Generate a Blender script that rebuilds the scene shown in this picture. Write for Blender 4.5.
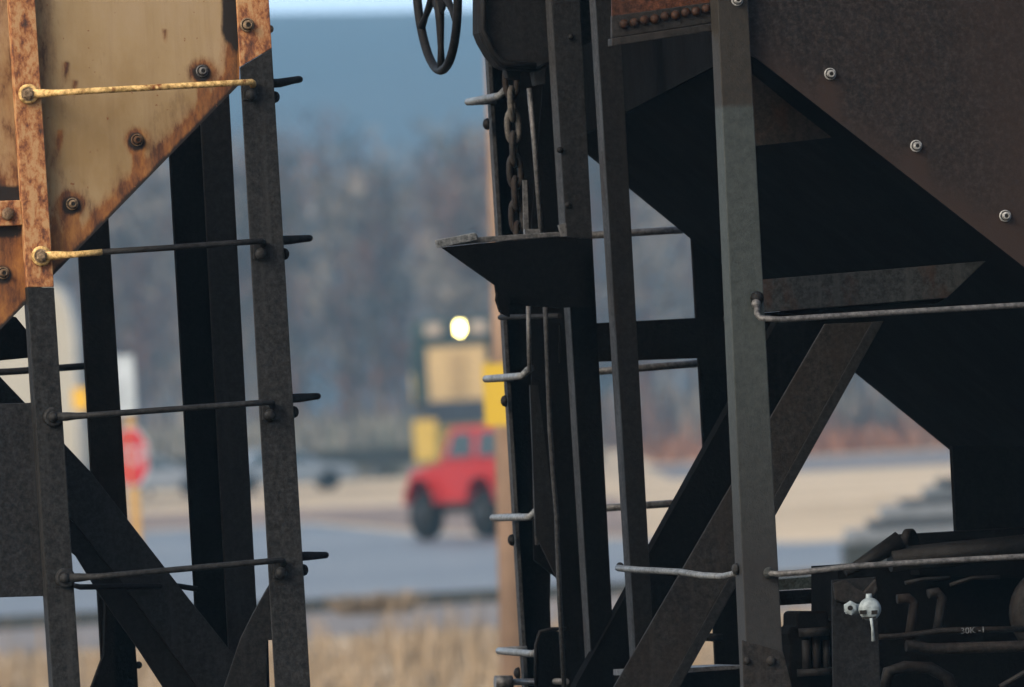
import bpy, bmesh, math, random
from mathutils import Vector, Matrix
R = math.radians
random.seed(7)
for o in list(bpy.data.objects): bpy.data.objects.remove(o)
sc = bpy.context.scene
col = sc.collection

# ------------------------------------------------------------------ camera
F_MM, SENS, CAMD, EYE = 300.0, 23.6, 36.0, 2.6
PITCH, ROLL = R(0.249), R(3.1)
fw = Vector((0, math.cos(PITCH), math.sin(PITCH)))
_r = Vector((1, 0, 0)); _u = Vector((0, -math.sin(PITCH), math.cos(PITCH)))
rt = _r*math.cos(ROLL) - _u*math.sin(ROLL)
up = _u*math.cos(ROLL) + _r*math.sin(ROLL)
CAM = Vector((0, -CAMD, EYE))
cd = bpy.data.cameras.new('camera'); cam = bpy.data.objects.new('camera', cd); col.objects.link(cam)
M = Matrix((rt, up, -fw)).transposed().to_4x4(); M.translation = CAM
cam.matrix_world = M
cd.lens = F_MM; cd.sensor_width = SENS; cd.sensor_fit = 'HORIZONTAL'
cd.clip_start = 1.0; cd.clip_end = 20000
cd.dof.use_dof = True; cd.dof.focus_distance = CAMD + 0.55; cd.dof.aperture_fstop = 5.9
sc.camera = cam

# ------------------------------------------------------------------ world, sun, exposure
SUN_EL, SUN_AZ = R(34), R(225)
w = bpy.data.worlds.new("World"); sc.world = w; w.use_nodes = True
nt = w.node_tree; bg = nt.nodes['Background']
sky = nt.nodes.new('ShaderNodeTexSky'); sky.sky_type = 'NISHITA'; sky.sun_disc = False
sky.sun_elevation = SUN_EL; sky.sun_rotation = SUN_AZ
sky.air_density = 1.0; sky.dust_density = 7.0; sky.ozone_density = 1.0; sky.altitude = 200
nt.links.new(sky.outputs[0], bg.inputs[0]); bg.inputs[1].default_value = 0.12
# the overcast opens in a brighter clear strip low down behind the ridge
tcn = nt.nodes.new('ShaderNodeTexCoord'); sx = nt.nodes.new('ShaderNodeSeparateXYZ'); nt.links.new(tcn.outputs['Generated'], sx.inputs[0])
el = nt.nodes.new('ShaderNodeMapRange'); nt.links.new(sx.outputs[2], el.inputs[0]); el.interpolation_type = 'SMOOTHSTEP'
el.inputs[1].default_value = .34; el.inputs[2].default_value = .05; el.inputs[3].default_value = 0; el.inputs[4].default_value = 1
az = nt.nodes.new('ShaderNodeMapRange'); nt.links.new(sx.outputs[1], az.inputs[0]); az.interpolation_type = 'SMOOTHSTEP'
az.inputs[1].default_value = .2; az.inputs[2].default_value = .9; az.inputs[3].default_value = 0; az.inputs[4].default_value = 1
mk = nt.nodes.new('ShaderNodeMath'); mk.operation = 'MULTIPLY'; nt.links.new(el.outputs[0], mk.inputs[0]); nt.links.new(az.outputs[0], mk.inputs[1])
b2 = nt.nodes.new('ShaderNodeBackground'); b2.inputs[0].default_value = (.70, .87, 1.08, 1); nt.links.new(mk.outputs[0], b2.inputs[1])
ad = nt.nodes.new('ShaderNodeAddShader'); nt.links.new(bg.outputs[0], ad.inputs[0]); nt.links.new(b2.outputs[0], ad.inputs[1])
nt.links.new(ad.outputs[0], nt.nodes['World Output'].inputs['Surface'])
sl = bpy.data.lights.new('sun', 'SUN'); sl.energy = 0.9; sl.angle = R(30); sl.color = (1, .93, .84)
so = bpy.data.objects.new('sun', sl); col.objects.link(so)
sd = Vector((math.sin(SUN_AZ)*math.cos(SUN_EL), math.cos(SUN_AZ)*math.cos(SUN_EL), math.sin(SUN_EL)))
so.rotation_euler = sd.to_track_quat('Z', 'Y').to_euler(); so.location = (0, -60, 120)
sc.view_settings.view_transform = 'Standard'; sc.view_settings.look = 'None'
sc.view_settings.gamma = 1; sc.view_settings.exposure = 0.85; sc.view_settings.use_curve_mapping = False

# ------------------------------------------------------------------ places
KP = SENS/1024
def ray(px, py): return fw*F_MM + rt*((px-512)*KP) + up*((343.5-py)*KP)
YAW = R(13.5)
S_ = Vector((math.cos(YAW), math.sin(YAW), 0)); T_ = Vector((-math.sin(YAW), math.cos(YAW), 0)); Z_ = Vector((0, 0, 1))
def W(px, py, t):                     # a point on the plane t metres inside the near side of the train
    d = ray(px, py); k = (t - CAM.dot(T_))/d.dot(T_); return CAM + d*k
def D(px, py, Y):                     # a point Y metres from the camera
    d = ray(px, py); return CAM + d*(Y/d.y)
PX = CAMD/F_MM*KP                     # metres per picture element at the train

# ------------------------------------------------------------------ helpers
def tag(o, label=None, cat=None, group=None, kind=None):
    if label: o['label'] = label
    if cat: o['category'] = cat
    if group: o['group'] = group
    if kind: o['kind'] = kind
    return o
def empty(name, loc, rz=0):
    o = bpy.data.objects.new(name, None); o.empty_display_size = .2
    o.location = loc; o.rotation_euler = (0, 0, rz); col.objects.link(o); return o
def wloc(o):
    v = Vector((0, 0, 0))
    while o: v += o.location; o = o.parent
    return v
class MB:
    def __init__(s): s.v = []; s.f = []; s.m = []; s.sm = []; s.cur = 0
    def add(s, vs, fs, smooth=False):
        b = len(s.v); s.v += [Vector(x) for x in vs]
        for f in fs: s.f.append([b+i for i in f]); s.m.append(s.cur); s.sm.append(smooth)
        return s
    def prism(s, pts, off):           # pts: front outline (3D), off: depth vector
        n = len(pts); a = [Vector(p) for p in pts]; b = [p+off for p in a]
        fs = [list(range(n)), list(range(2*n-1, n-1, -1))]
        fs += [[(i+1) % n, i, n+i, n+(i+1) % n] for i in range(n)]
        return s.add(a+b, fs)
    def plate(s, pp, t, d):           # outline in picture elements on the plane t, d metres deep
        return s.prism([W(x, y, t) for x, y in pp], T_*d)
    def box(s, c, x, y, z):
        c = Vector(c); vs = [c+Vector((i*x/2, j*y/2, k*z/2)) for i in (-1, 1) for j in (-1, 1) for k in (-1, 1)]
        return s.add(vs, [[0,1,3,2],[4,6,7,5],[0,4,5,1],[2,3,7,6],[0,2,6,4],[1,5,7,3]])
    def tube(s, pts, r, n=10, cap=True):
        pts = [Vector(p) for p in pts]; m = len(pts)
        rs = r if isinstance(r, (list, tuple)) else [r]*m
        vs = []; prev = None
        for i, p in enumerate(pts):
            a = pts[max(i-1, 0)]; b = pts[min(i+1, m-1)]; d = (b-a).normalized()
            if prev is None:
                x = d.orthogonal().normalized()
            else:
                x = (prev - d*prev.dot(d)); x = x.normalized() if x.length > 1e-6 else d.orthogonal().normalized()
            prev = x; y = d.cross(x)
            for k in range(n):
                an = 2*math.pi*k/n; vs.append(p + (x*math.cos(an)+y*math.sin(an))*rs[i])
        fs = [[i*n+k, i*n+(k+1) % n, (i+1)*n+(k+1) % n, (i+1)*n+k] for i in range(m-1) for k in range(n)]
        s.add(vs, fs, True)
        if cap:
            b = len(s.v)-m*n
            s.f.append([b+k for k in range(n)][::-1]); s.m.append(s.cur); s.sm.append(False)
            s.f.append([b+(m-1)*n+k for k in range(n)]); s.m.append(s.cur); s.sm.append(False)
        return s
    def lathe(s, o, ax, prof, n=20, smooth=True, ph=0):
        o = Vector(o); ax = Vector(ax).normalized(); x = ax.orthogonal().normalized()
        if abs(ax.z) < .5: x = (Z_ - ax*ax.z).normalized()
        y = ax.cross(x); vs = []
        for (r, h) in prof:
            for k in range(n):
                an = 2*math.pi*k/n+ph; vs.append(o + ax*h + (x*math.cos(an)+y*math.sin(an))*max(r, 1e-4))
        m = len(prof)
        fs = [[i*n+k, i*n+(k+1) % n, (i+1)*n+(k+1) % n, (i+1)*n+k] for i in range(m-1) for k in range(n)]
        s.add(vs, fs, smooth)
        b = len(s.v)-m*n
        s.f.append([b+k for k in range(n)][::-1]); s.m.append(s.cur); s.sm.append(False)
        s.f.append([b+(m-1)*n+k for k in range(n)]); s.m.append(s.cur); s.sm.append(False)
        return s
    def build(s, name, mats, parent=None, local=False, bevel=0, attr=None):
        if not isinstance(mats, (list, tuple)): mats = [mats]
        off = wloc(parent) if (parent and not local) else Vector((0, 0, 0))
        me = bpy.data.meshes.new(name); me.from_pydata([v-off for v in s.v], [], s.f)
        for m in mats: me.materials.append(m)
        me.polygons.foreach_set('material_index', s.m); me.polygons.foreach_set('use_smooth', s.sm)
        me.validate(); bm = bmesh.new(); bm.from_mesh(me); bmesh.ops.recalc_face_normals(bm, faces=bm.faces)
        bm.to_mesh(me); bm.free(); me.update()
        o = bpy.data.objects.new(name, me); col.objects.link(o)
        if parent: o.parent = parent
        if bevel:
            b = o.modifiers.new('bevel', 'BEVEL'); b.width = bevel; b.segments = 2; b.limit_method = 'ANGLE'; b.angle_limit = R(40)
        return o

# ------------------------------------------------------------------ materials
def newmat(name):
    m = bpy.data.materials.new(name); m.use_nodes = True
    n = m.node_tree; return m, n, n.nodes['Principled BSDF'], n.links.new
def ramp(n, stops):
    r = n.nodes.new('ShaderNodeValToRGB'); e = r.color_ramp.elements
    while len(e) < len(stops): e.new(.5)
    for k, (p, c) in enumerate(stops): e[k].position = p; e[k].color = (*c, 1) if len(c) == 3 else c
    return r
def noise(n, L, scale, detail=6, rough=.6, stretch=None, vec=None, dist=0):
    t = n.nodes.new('ShaderNodeTexNoise'); t.inputs['Scale'].default_value = scale
    t.inputs['Detail'].default_value = detail; t.inputs['Roughness'].default_value = rough; t.inputs['Distortion'].default_value = dist
    g = n.nodes.new('ShaderNodeNewGeometry')
    mp = n.nodes.new('ShaderNodeMapping'); mp.vector_type = 'POINT'
    if stretch: mp.inputs['Scale'].default_value = stretch
    L(g.outputs['Position'], mp.inputs['Vector']); L(mp.outputs[0], t.inputs['Vector'])
    return t
def mix(n, L, a, b, fac):
    m = n.nodes.new('ShaderNodeMix'); m.data_type = 'RGBA'
    for s_, v in ((6, a), (7, b)):
        if isinstance(v, tuple): m.inputs[s_].default_value = (*v, 1)
        else: L(v, m.inputs[s_])
    if isinstance(fac, (int, float)): m.inputs[0].default_value = fac
    else: L(fac, m.inputs[0])
    return m.outputs[2]
def bump(n, L, bs, h, strength, dist=.002):
    b = n.nodes.new('ShaderNodeBump'); b.inputs['Strength'].default_value = strength; b.inputs['Distance'].default_value = dist
    L(h, b.inputs['Height']); L(b.outputs[0], bs.inputs['Normal'])
def steel(name, c1, c2, rust=(.11, .045, .02), rlo=.55, rhi=.75, rough=.6, sc_=9, bmp=.5, spec=.16, k=.30):
    c1, c2, rust = [tuple(x*k for x in c) for c in (c1, c2, rust)]
    m, n, bs, L = newmat(name)
    a = noise(n, L, 70, 5, .8); b = noise(n, L, sc_, 7, .65, (1, 1, .45)); st = noise(n, L, 30, 4, .6, (1, 1, .06))
    lo_, hi_ = tuple(x*.42 for x in c1), tuple(x*1.45 for x in c2)
    r1 = ramp(n, [(.36, lo_), (.5, tuple((x+y)/2 for x, y in zip(c1, c2))), (.64, hi_)]); L(a.outputs[0], r1.inputs[0])
    r2 = ramp(n, [(rlo, (0, 0, 0)), (rhi, (1, 1, 1))]); L(b.outputs[0], r2.inputs[0])
    r3 = ramp(n, [(.56, (0, 0, 0)), (.72, (.75, .75, .75))]); L(st.outputs[0], r3.inputs[0])
    x1 = mix(n, L, r1.outputs[0], tuple(x*1.5 for x in c2), r3.outputs[0])
    L(mix(n, L, x1, rust, r2.outputs[0]), bs.inputs['Base Color'])
    rr = ramp(n, [(.3, (rough-.12,)*3), (.7, (min(1, rough+.2),)*3)]); L(b.outputs[0], rr.inputs[0]); L(rr.outputs[0], bs.inputs['Roughness'])
    bs.inputs['Specular IOR Level'].default_value = spec
    g = noise(n, L, 90, 6, .75); bump(n, L, bs, g.outputs[0], bmp, .004)
    return m
def plain(name, c, rough=.6, spec=.4, metal=0, var=.25, scale=6):
    m, n, bs, L = newmat(name); a = noise(n, L, scale, 5)
    r = ramp(n, [(.3, tuple(x*(1-var) for x in c)), (.7, tuple(min(1, x*(1+var)) for x in c))]); L(a.outputs[0], r.inputs[0])
    L(r.outputs[0], bs.inputs['Base Color']); bs.inputs['Roughness'].default_value = rough
    bs.inputs['Specular IOR Level'].default_value = spec; bs.inputs['Metallic'].default_value = metal
    return m
BLK = steel('black_paint', (.020, .021, .023), (.038, .039, .041), (.05, .035, .028), .62, .85)
STILE = steel('stile_black', (.034, .036, .038), (.060, .062, .064), (.06, .045, .036), .62, .85)
PANELM = steel('panel_black', (.03, .032, .036), (.055, .058, .064), (.045, .04, .038), .6, .8, sc_=14)
DARK = steel('grimy_black', (.011, .011, .012), (.024, .023, .023), (.036, .022, .016), .6, .8, k=.30)
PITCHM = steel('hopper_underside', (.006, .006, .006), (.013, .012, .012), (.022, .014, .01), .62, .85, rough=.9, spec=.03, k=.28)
GREY = steel('weathered_grey', (.065, .075, .075), (.115, .13, .13), (.09, .05, .032), .6, .8, sc_=7, bmp=.9)
BROWNP = steel('brown_grey_paint', (.036, .034, .033), (.060, .055, .051), (.060, .045, .036), .5, .8)
EDGE = steel('lit_edge', (.065, .068, .072), (.12, .122, .125), (.08, .05, .04), .6, .8, k=.28)  # paler tone paints the light on left-facing post flanges and one rod
BRIGHT = steel('worn_bright_rod', (.26, .28, .29), (.44, .47, .48), (.12, .08, .05), .6, .85, rough=.4, spec=.4, k=.33)
RODG = steel('grey_rod', (.085, .085, .085), (.15, .15, .15), (.10, .06, .04), .55, .8, rough=.4, spec=.4, k=.6)
RUSTM = steel('rusted_panel', (.10, .035, .018), (.22, .085, .045), (.05, .03, .022), .45, .75, k=.34)
TANROD = steel('tan_painted_rod', (.48, .30, .10), (.66, .45, .19), (.20, .07, .025), .56, .66, sc_=30, k=.85)
STEELN = steel('galvanised_nut', (.30, .31, .31), (.50, .51, .50), (.10, .07, .05), .6, .8, rough=.5, k=.55)
NUTT = steel('painted_nut', (.22, .15, .09), (.34, .25, .16), (.08, .03, .015), .5, .7, k=.6)
HOLE = plain('dark_hole', (.008, .007, .006), .9)
CHAINM = steel('rusty_chain', (.03, .027, .024), (.06, .05, .042), (.07, .04, .03), .5, .8)
CHLT = steel('worn_chain', (.14, .13, .12), (.25, .23, .2), (.10, .06, .04), .5, .8)
WHITE = plain('white_cap', (.24, .29, .31), .6, .3, 0, .45, 45)

def tan_sheet(name):                  # faded paint, rust attribute drives bleeding and stains
    m, n, bs, L = newmat(name)
    big = noise(n, L, 3.2, 6, .6, (1, 1, .5)); fine = noise(n, L, 26, 8, .7, (1, 1, .35)); mic = noise(n, L, 140, 5, .7)
    base = ramp(n, [(.32, (.235, .155, .070)), (.45, (.30, .215, .115)), (.56, (.325, .24, .145)), (.7, (.35, .275, .185))]); L(big.outputs[0], base.inputs[0])
    at = n.nodes.new('ShaderNodeAttribute'); at.attribute_name = 'rust'
    s1 = n.nodes.new('ShaderNodeMath'); s1.operation = 'MULTIPLY_ADD'; L(fine.outputs[0], s1.inputs[0]); s1.inputs[1].default_value = 1.05; L(at.outputs['Fac'], s1.inputs[2])
    rr = ramp(n, [(.66, (0, 0, 0)), (.85, (.45, .45, .45)), (1.25, (1, 1, 1))]); L(s1.outputs[0], rr.inputs[0])
    rc = ramp(n, [(.36, (.29, .125, .035)), (.5, (.17, .065, .022)), (.62, (.065, .026, .014))]); L(fine.outputs[0], rc.inputs[0])
    c1 = mix(n, L, base.outputs[0], rc.outputs[0], rr.outputs[0])
    at2 = n.nodes.new('ShaderNodeAttribute'); at2.attribute_name = 'soot'
    s2 = n.nodes.new('ShaderNodeMath'); s2.operation = 'MULTIPLY_ADD'; L(fine.outputs[0], s2.inputs[0]); s2.inputs[1].default_value = .8; L(at2.outputs['Fac'], s2.inputs[2])
    r3 = ramp(n, [(.6, (0, 0, 0)), (1.2, (1, 1, 1))]); L(s2.outputs[0], r3.inputs[0])
    stn = noise(n, L, 24, 4, .6, (1, 1, .05)); r5 = ramp(n, [(.5, (0, 0, 0)), (.72, (.32, .32, .32))]); L(stn.outputs[0], r5.inputs[0])
    c1 = mix(n, L, c1, (.17, .105, .05), r5.outputs[0])
    c2 = mix(n, L, c1, (.014, .011, .010), r3.outputs[0])
    sp = noise(n, L, 60, 3, .5); r4 = ramp(n, [(.70, (0, 0, 0)), (.74, (1, 1, 1))]); L(sp.outputs[0], r4.inputs[0])
    c3 = mix(n, L, c2, (.17, .07, .03), r4.outputs[0])
    L(c3, bs.inputs['Base Color']); bs.inputs['Roughness'].default_value = .62; bs.inputs['Specular IOR Level'].default_value = .3
    bump(n, L, bs, mic.outputs[0], .35, .0015); return m
TAN = tan_sheet('faded_tan_paint')
def flaky():
    m, n, bs, L = newmat('flaking_tan_paint')
    a = noise(n, L, 38, 10, .72, (1, 1, .6), dist=.15); b = noise(n, L, 90, 6, .7)
    r = ramp(n, [(.34, (.045, .02, .012)), (.43, (.17, .055, .02)), (.50, (.33, .135, .045)), (.58, (.42, .25, .115)), (.7, (.34, .17, .065))]); L(a.outputs[0], r.inputs[0])
    L(r.outputs[0], bs.inputs['Base Color']); bs.inputs['Roughness'].default_value = .7
    bump(n, L, bs, a.outputs[0], .7, .003); return m
FLAKE = flaky()
def dark_sheet():
    m, n, bs, L = newmat('grimy_brown_sheet')
    a = noise(n, L, 70, 8, .75); b = noise(n, L, 3, 6, .6, (1, 1, .5)); c = noise(n, L, 160, 4, .7)
    r = ramp(n, [(.36, (.004, .0036, .0036)), (.5, (.0135, .0115, .0112)), (.64, (.030, .025, .024))]); L(a.outputs[0], r.inputs[0])
    at = n.nodes.new('ShaderNodeAttribute'); at.attribute_name = 'rust'
    s1 = n.nodes.new('ShaderNodeMath'); s1.operation = 'MULTIPLY_ADD'; L(b.outputs[0], s1.inputs[0]); s1.inputs[1].default_value = .9; L(at.outputs['Fac'], s1.inputs[2])
    rr = ramp(n, [(.45, (0, 0, 0)), (1.0, (1, 1, 1))]); L(s1.outputs[0], rr.inputs[0])
    L(mix(n, L, r.outputs[0], (.026, .017, .014), rr.outputs[0]), bs.inputs['Base Color'])
    bs.inputs['Roughness'].default_value = .65; bs.inputs['Specular IOR Level'].default_value = .18
    bump(n, L, bs, c.outputs[0], .5, .0015); return m
DSHEET = dark_sheet()

# ------------------------------------------------------------------ the setting
def band(n, L): pass
def ground_mat(name, stops, s1, s2, bmpd=.05, rough=.9):
    m, n, bs, L = newmat(name)
    a = noise(n, L, s1, 6, .65); b = noise(n, L, s2, 5, .6)
    r = ramp(n, stops); mm = n.nodes.new('ShaderNodeMath'); mm.operation = 'MULTIPLY_ADD'
    L(a.outputs[0], mm.inputs[0]); mm.inputs[1].default_value = .5
    h = n.nodes.new('ShaderNodeMath'); h.operation = 'MULTIPLY'; L(b.outputs[0], h.inputs[0]); h.inputs[1].default_value = .5
    L(h.outputs[0], mm.inputs[2]); L(mm.outputs[0], r.inputs[0]); L(r.outputs[0], bs.inputs['Base Color'])
    bs.inputs['Roughness'].default_value = rough; bs.inputs['Specular IOR Level'].default_value = .2
    return m
GRASSG = ground_mat('straw_grass_ground', [(.40, (.27, .21, .145)), (.47, (.42, .335, .22)), (.53, (.46, .37, .25)), (.6, (.56, .465, .33))], .9, .05)
ROADM = ground_mat('worn_asphalt', [(.40, (.07, .070, .070)), (.5, (.105, .105, .103)), (.6, (.155, .152, .147))], 1.2, .07, rough=.45)
ROADM.node_tree.nodes['Principled BSDF'].inputs['Specular IOR Level'].default_value = .38
DIRTM = ground_mat('bare_dirt', [(.40, (.12, .09, .08)), (.6, (.28, .22, .18))], 1, .09)
BALM = ground_mat('grey_ballast', [(.35, (.13, .125, .125)), (.65, (.24, .225, .215))], 6, .3)
HILLM = ground_mat('wooded_hillside', [(.35, (.035, .035, .035)), (.65, (.06, .057, .052))], .03, .006)

YC = -CAMD                            # distances below are from the camera
def flat(name, pts, z, m):
    vs = [(x, YC+d, z) for x, d in pts]
    return tag(MB().add(vs, [list(range(len(vs)))]).build(name, m), kind='structure')
gm = MB(); gm.add([(-2400, -80, 0), (2400, -80, 0), (2400, 3500, 0), (-2400, 3500, 0)], [[0, 1, 2, 3]])
tag(gm.build('ground', GRASSG), kind='structure')
flat('road', [(-260, 150), (-5.2, 157), (-2.5, 176), (6, 184), (260, 182), (260, 208), (4.6, 214), (-2, 262), (-5, 304), (-260, 306)], .004, ROADM)
flat('dirt_verge', [(-30, 310), (-5, 309), (-1.6, 264), (2, 238), (2.5, 330), (-30, 400)], .004, DIRTM)
GREYG = ground_mat('grey_gravel', [(.35, (.10, .10, .11)), (.65, (.19, .19, .2))], 2, .15)
flat('gravel_lane', [(4.5, 388), (80, 380), (80, 455), (4.5, 462)], .004, GREYG)
flat('second_track_bed', [(-120, 140), (1.2, 150), (5.8, 152), (120, 156), (120, 170), (5.5, 168), (-2.5, 171), (-120, 150)], .008, BALM)
CINDER = ground_mat('dark_cinders', [(.35, (.035, .033, .032)), (.65, (.07, .065, .06))], 6, .3)
flat('unseen_dark_ground', [(-300, -40), (300, -40), (300, 72), (-300, 72)], .004, CINDER)  # unseen dark ground, added to cut bounce light onto the car undersides
tb = MB(); tb.prism([Vector((0, 0, -.2)) - S_*90 - T_*2.0, Vector((0, 0, .45)) - S_*90 - T_*.3, Vector((0, 0, .45)) - S_*90 + T_*3.4, Vector((0, 0, -.2)) - S_*90 + T_*5.1], S_*180)
tag(tb.build('track_bed', CINDER), kind='structure')
# distant wooded ridge
hm = MB(); nx, ny = 90, 30; hv = []
for j in range(ny+1):
    for i in range(nx+1):
        x = -2300+4600*i/nx; d = 1300+2000*j/ny
        pr = math.sin(min(1, (d-1300)/1650)*math.pi/2)**2 if d < 2950 else math.cos((d-2950)/900)
        h = 88.6 - x*.05*max(0, 1-abs(x)/700) + 4*math.sin(x*.0031+1.2) - 3.7 + 0
        h = min(h, 112)
        hv.append((x, YC+d, max(-.3, h*pr-.3)))
hf = [[j*(nx+1)+i, j*(nx+1)+i+1, (j+1)*(nx+1)+i+1, (j+1)*(nx+1)+i] for j in range(ny) for i in range(nx)]
hm.add(hv, hf, True); tag(hm.build('hills', HILLM), kind='structure')

# far leafless wood, one mass
def wood_mat(name, stops):
    m, n, bs, L = newmat(name); g = noise(n, L, .16, 3, .55, (1, 1, .55)); r = ramp(n, stops)
    L(g.outputs[0], r.inputs[0]); L(r.outputs[0], bs.inputs['Base Color']); bs.inputs['Roughness'].default_value = .9
    bs.inputs['Specular IOR Level'].default_value = .1; return m
TWIG = wood_mat('bare_twigs', [(.36, (.03, .033, .03)), (.44, (.085, .070, .058)), (.49, (.16, .085, .06)), (.53, (.05, .05, .045)), (.58, (.26, .23, .19)), (.66, (.09, .08, .068))])
def strip(mb, a, b, w0, w1, rnd):
    d = (b-a); s = Vector((rnd.uniform(-1, 1), rnd.uniform(-.6, .6), rnd.uniform(-1, 1))); s = d.cross(s)
    if s.length < 1e-4: return
    s.normalize(); mb.add([a-s*w0, a+s*w0, b+s*w1, b-s*w1], [[0, 1, 2, 3]])
def tree_geo(mb, base, H, rnd, n=260):
    lean = Vector((rnd.uniform(-.06, .06), rnd.uniform(-.06, .06), 1))
    mb.tube([base, base+lean*H*.35, base+lean*H*.75, base+lean*H], [H*.017, H*.013, H*.008, .03], 5, False)
    cr = H*rnd.uniform(.16, .26)
    for k in range(int(n)):
        z = H*(.18+.82*rnd.random()**.8); a = rnd.uniform(0, 6.283); st = base+lean*(z*.85)
        rr = cr*(1-.55*abs(z/H-.55))*rnd.uniform(.35, 1.1)
        e = base+lean*z+Vector((math.cos(a)*rr, math.sin(a)*rr, rr*.35))
        if k % 6 == 0: strip(mb, st, e, .07, .03, rnd)
        c = st.lerp(e, rnd.uniform(.5, 1)); L_ = rnd.uniform(.6, 1.8)
        q = c+Vector((rnd.uniform(-1, 1), rnd.uniform(-1, 1), rnd.uniform(.1, 1.3))).normalized()*L_
        strip(mb, c, q, rnd.uniform(.05, .10), .03, rnd)
rw = random.Random(3); wd = MB()
for k in range(230):
    d = rw.uniform(640, 820); x = rw.uniform(-95, 95) if k > 110 else rw.uniform(-38, 38)
    H = rw.uniform(14, 18.5)*(d/720)
    tree_geo(wd, Vector((x, YC+d, -.1)), H, rw, 250)
for k in range(9000):                 # underbrush at the foot of the wood
    d = rw.uniform(600, 660); x = rw.uniform(-60, 60); p = Vector((x, YC+d, 0)); h = rw.uniform(.8, 3.2)
    strip(wd, p, p+Vector((rw.uniform(-.6, .6), rw.uniform(-.5, .5), h)), .09, .05, rw)
tag(wd.build('distant_wood', TWIG), 'hazy grey leafless wood below the blue ridge', 'woodland', kind='stuff')
REDB = wood_mat('russet_brush', [(.3, (.13, .075, .05)), (.5, (.22, .11, .07)), (.7, (.11, .09, .075))])
rb = MB()
for k in range(6000):
    d = rw.uniform(470, 520); x = rw.uniform(5, 50); p = Vector((x, YC+d, 0)); h = rw.uniform(.25, .85)+(rw.random() < .04)*.8
    strip(rb, p, p+Vector((rw.uniform(-.5, .5), rw.uniform(-.5, .5), h)), .10, .06, rw)
tag(rb.build('russet_brush', REDB), 'rusty red brush at the far edge of the pale field', 'brush', kind='stuff')
GRB = wood_mat('grey_brush', [(.3, (.10, .11, .10)), (.5, (.17, .16, .14)), (.7, (.13, .15, .12))])
gb = MB()
for k in range(7000):
    d = rw.uniform(470, 540); x = rw.uniform(-34, 3); p = Vector((x, YC+d, 0)); h = rw.uniform(.6, 2.4)
    strip(gb, p, p+Vector((rw.uniform(-.6, .6), rw.uniform(-.5, .5), h)), .10, .06, rw)
tag(gb.build('grey_brush', GRB), 'grey scrub behind the parked cars left of the locomotive', 'brush', kind='stuff')
DRY = wood_mat('dry_stalks', [(.3, (.15, .115, .08)), (.5, (.29, .225, .15)), (.7, (.21, .165, .12))])
dg = MB()
for k in range(15000):
    d = rw.uniform(100, 141); x = rw.uniform(-11, 11)
    if abs(x-.9) < .1: continue
    p = Vector((x, YC+d, 0)); h = rw.uniform(.08, .30)
    if rw.random() < .05 or (1.3 > x > -1.6 and rw.random() < .16): h = rw.uniform(.32, .62)
    strip(dg, p, p+Vector((rw.uniform(-.12, .12), rw.uniform(-.1, .1), h)), .014, .007, rw)
for cx, cd_, n_ in ((-1.9, 164, 260),):
    for k in range(n_):
        a = rw.uniform(0, 6.28); r_ = rw.uniform(0, .45); p = Vector((cx+r_*math.cos(a), YC+cd_+r_*math.sin(a), 0))
        strip(dg, p, p+Vector((math.cos(a)*.25, math.sin(a)*.25, rw.uniform(.12, .30))), .016, .008, rw)
tag(dg.build('dry_grass', DRY), 'tall straw coloured dry grass in front of the second track', 'grass', kind='stuff')

wd2 = MB(); rw2 = random.Random(11)
for k in range(260):
    d = rw2.uniform(650, 760); x = rw2.choice((-1, 1))*rw2.uniform(60, 260)
    tree_geo(wd2, Vector((x, YC+d, -.1)), rw2.uniform(14, 19), rw2, 110)
tag(wd2.build('distant_wood', TWIG), 'outer reaches of the leafless wood on both sides', 'woodland', kind='stuff')
# ------------------------------------------------------------------ hopper cars
def bolt(parent, px, py, t, rp, m=None, name='bolt', kind='huck', ax=None):
    m = m or BLK; r = rp*PX; ax = ax if ax is not None else -T_
    o = W(px, py, t); b = MB()
    if kind == 'huck':
        b.lathe(o, ax, [(r*.66, 0), (r*.64, r*1.0), (r*.45, r*1.2), (r*.36, r*1.2), (r*.34, r*1.05)], 18)
        b.lathe(o, ax, [(r, 0), (r, r*.22), (r*.90, r*.34), (r*.80, r*.34), (r*.78, r*.2)], 18)
        b.cur = 1; b.lathe(o+ax*(r*1.0), ax, [(r*.30, 0), (r*.30, r*.14)], 12); b.lathe(o, ax, [(r*.84, 0), (r*.84, r*.25)], 18)
        return b.build(name, [m, HOLE], parent)
    if kind == 'dome':
        b.lathe(o, ax, [(r, 0), (r*.97, r*.25), (r*.8, r*.6), (r*.45, r*.82), (.001, r*.9)], 16)
    if kind == 'hex':
        b.lathe(o, ax, [(r*1.25, 0), (r*1.25, r*.2)], 18, False); b.lathe(o+ax*r*.2, ax, [(r, 0), (r, r*.6), (r*.8, r*.75)], 6, False)
        b.lathe(o+ax*r*.9, ax, [(r*.5, 0), (r*.5, r*.4)], 12)
    return b.build(name, [m, HOLE], parent)
def post(parent, name, L0, L1, R0, R1, t, d, m, flange=.09, ft=.010, side='L', bevel=.0025, web=True):
    """angle or channel post: front leg between the two edge lines, a flange going back from one or both edges"""
    b = MB(); b.plate([L0, R0, R1, L1], t, ft if flange else d)
    wpx = 3.5
    if 'L' in side: b.plate([L0, (L0[0]+wpx, L0[1]), (L1[0]+wpx, L1[1]), L1], t+ft+.0005, flange)
    if 'R' in side: b.plate([(R0[0]-wpx, R0[1]), R0, R1, (R1[0]-wpx, R1[1])], t+ft+.0005, flange)
    return b.build(name, m, parent, bevel=bevel)
def up_to(a, b, y):                   # extend the line a-b to the picture row y
    k = (y-a[1])/(b[1]-a[1]); return (a[0]+(b[0]-a[0])*k, y)

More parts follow.
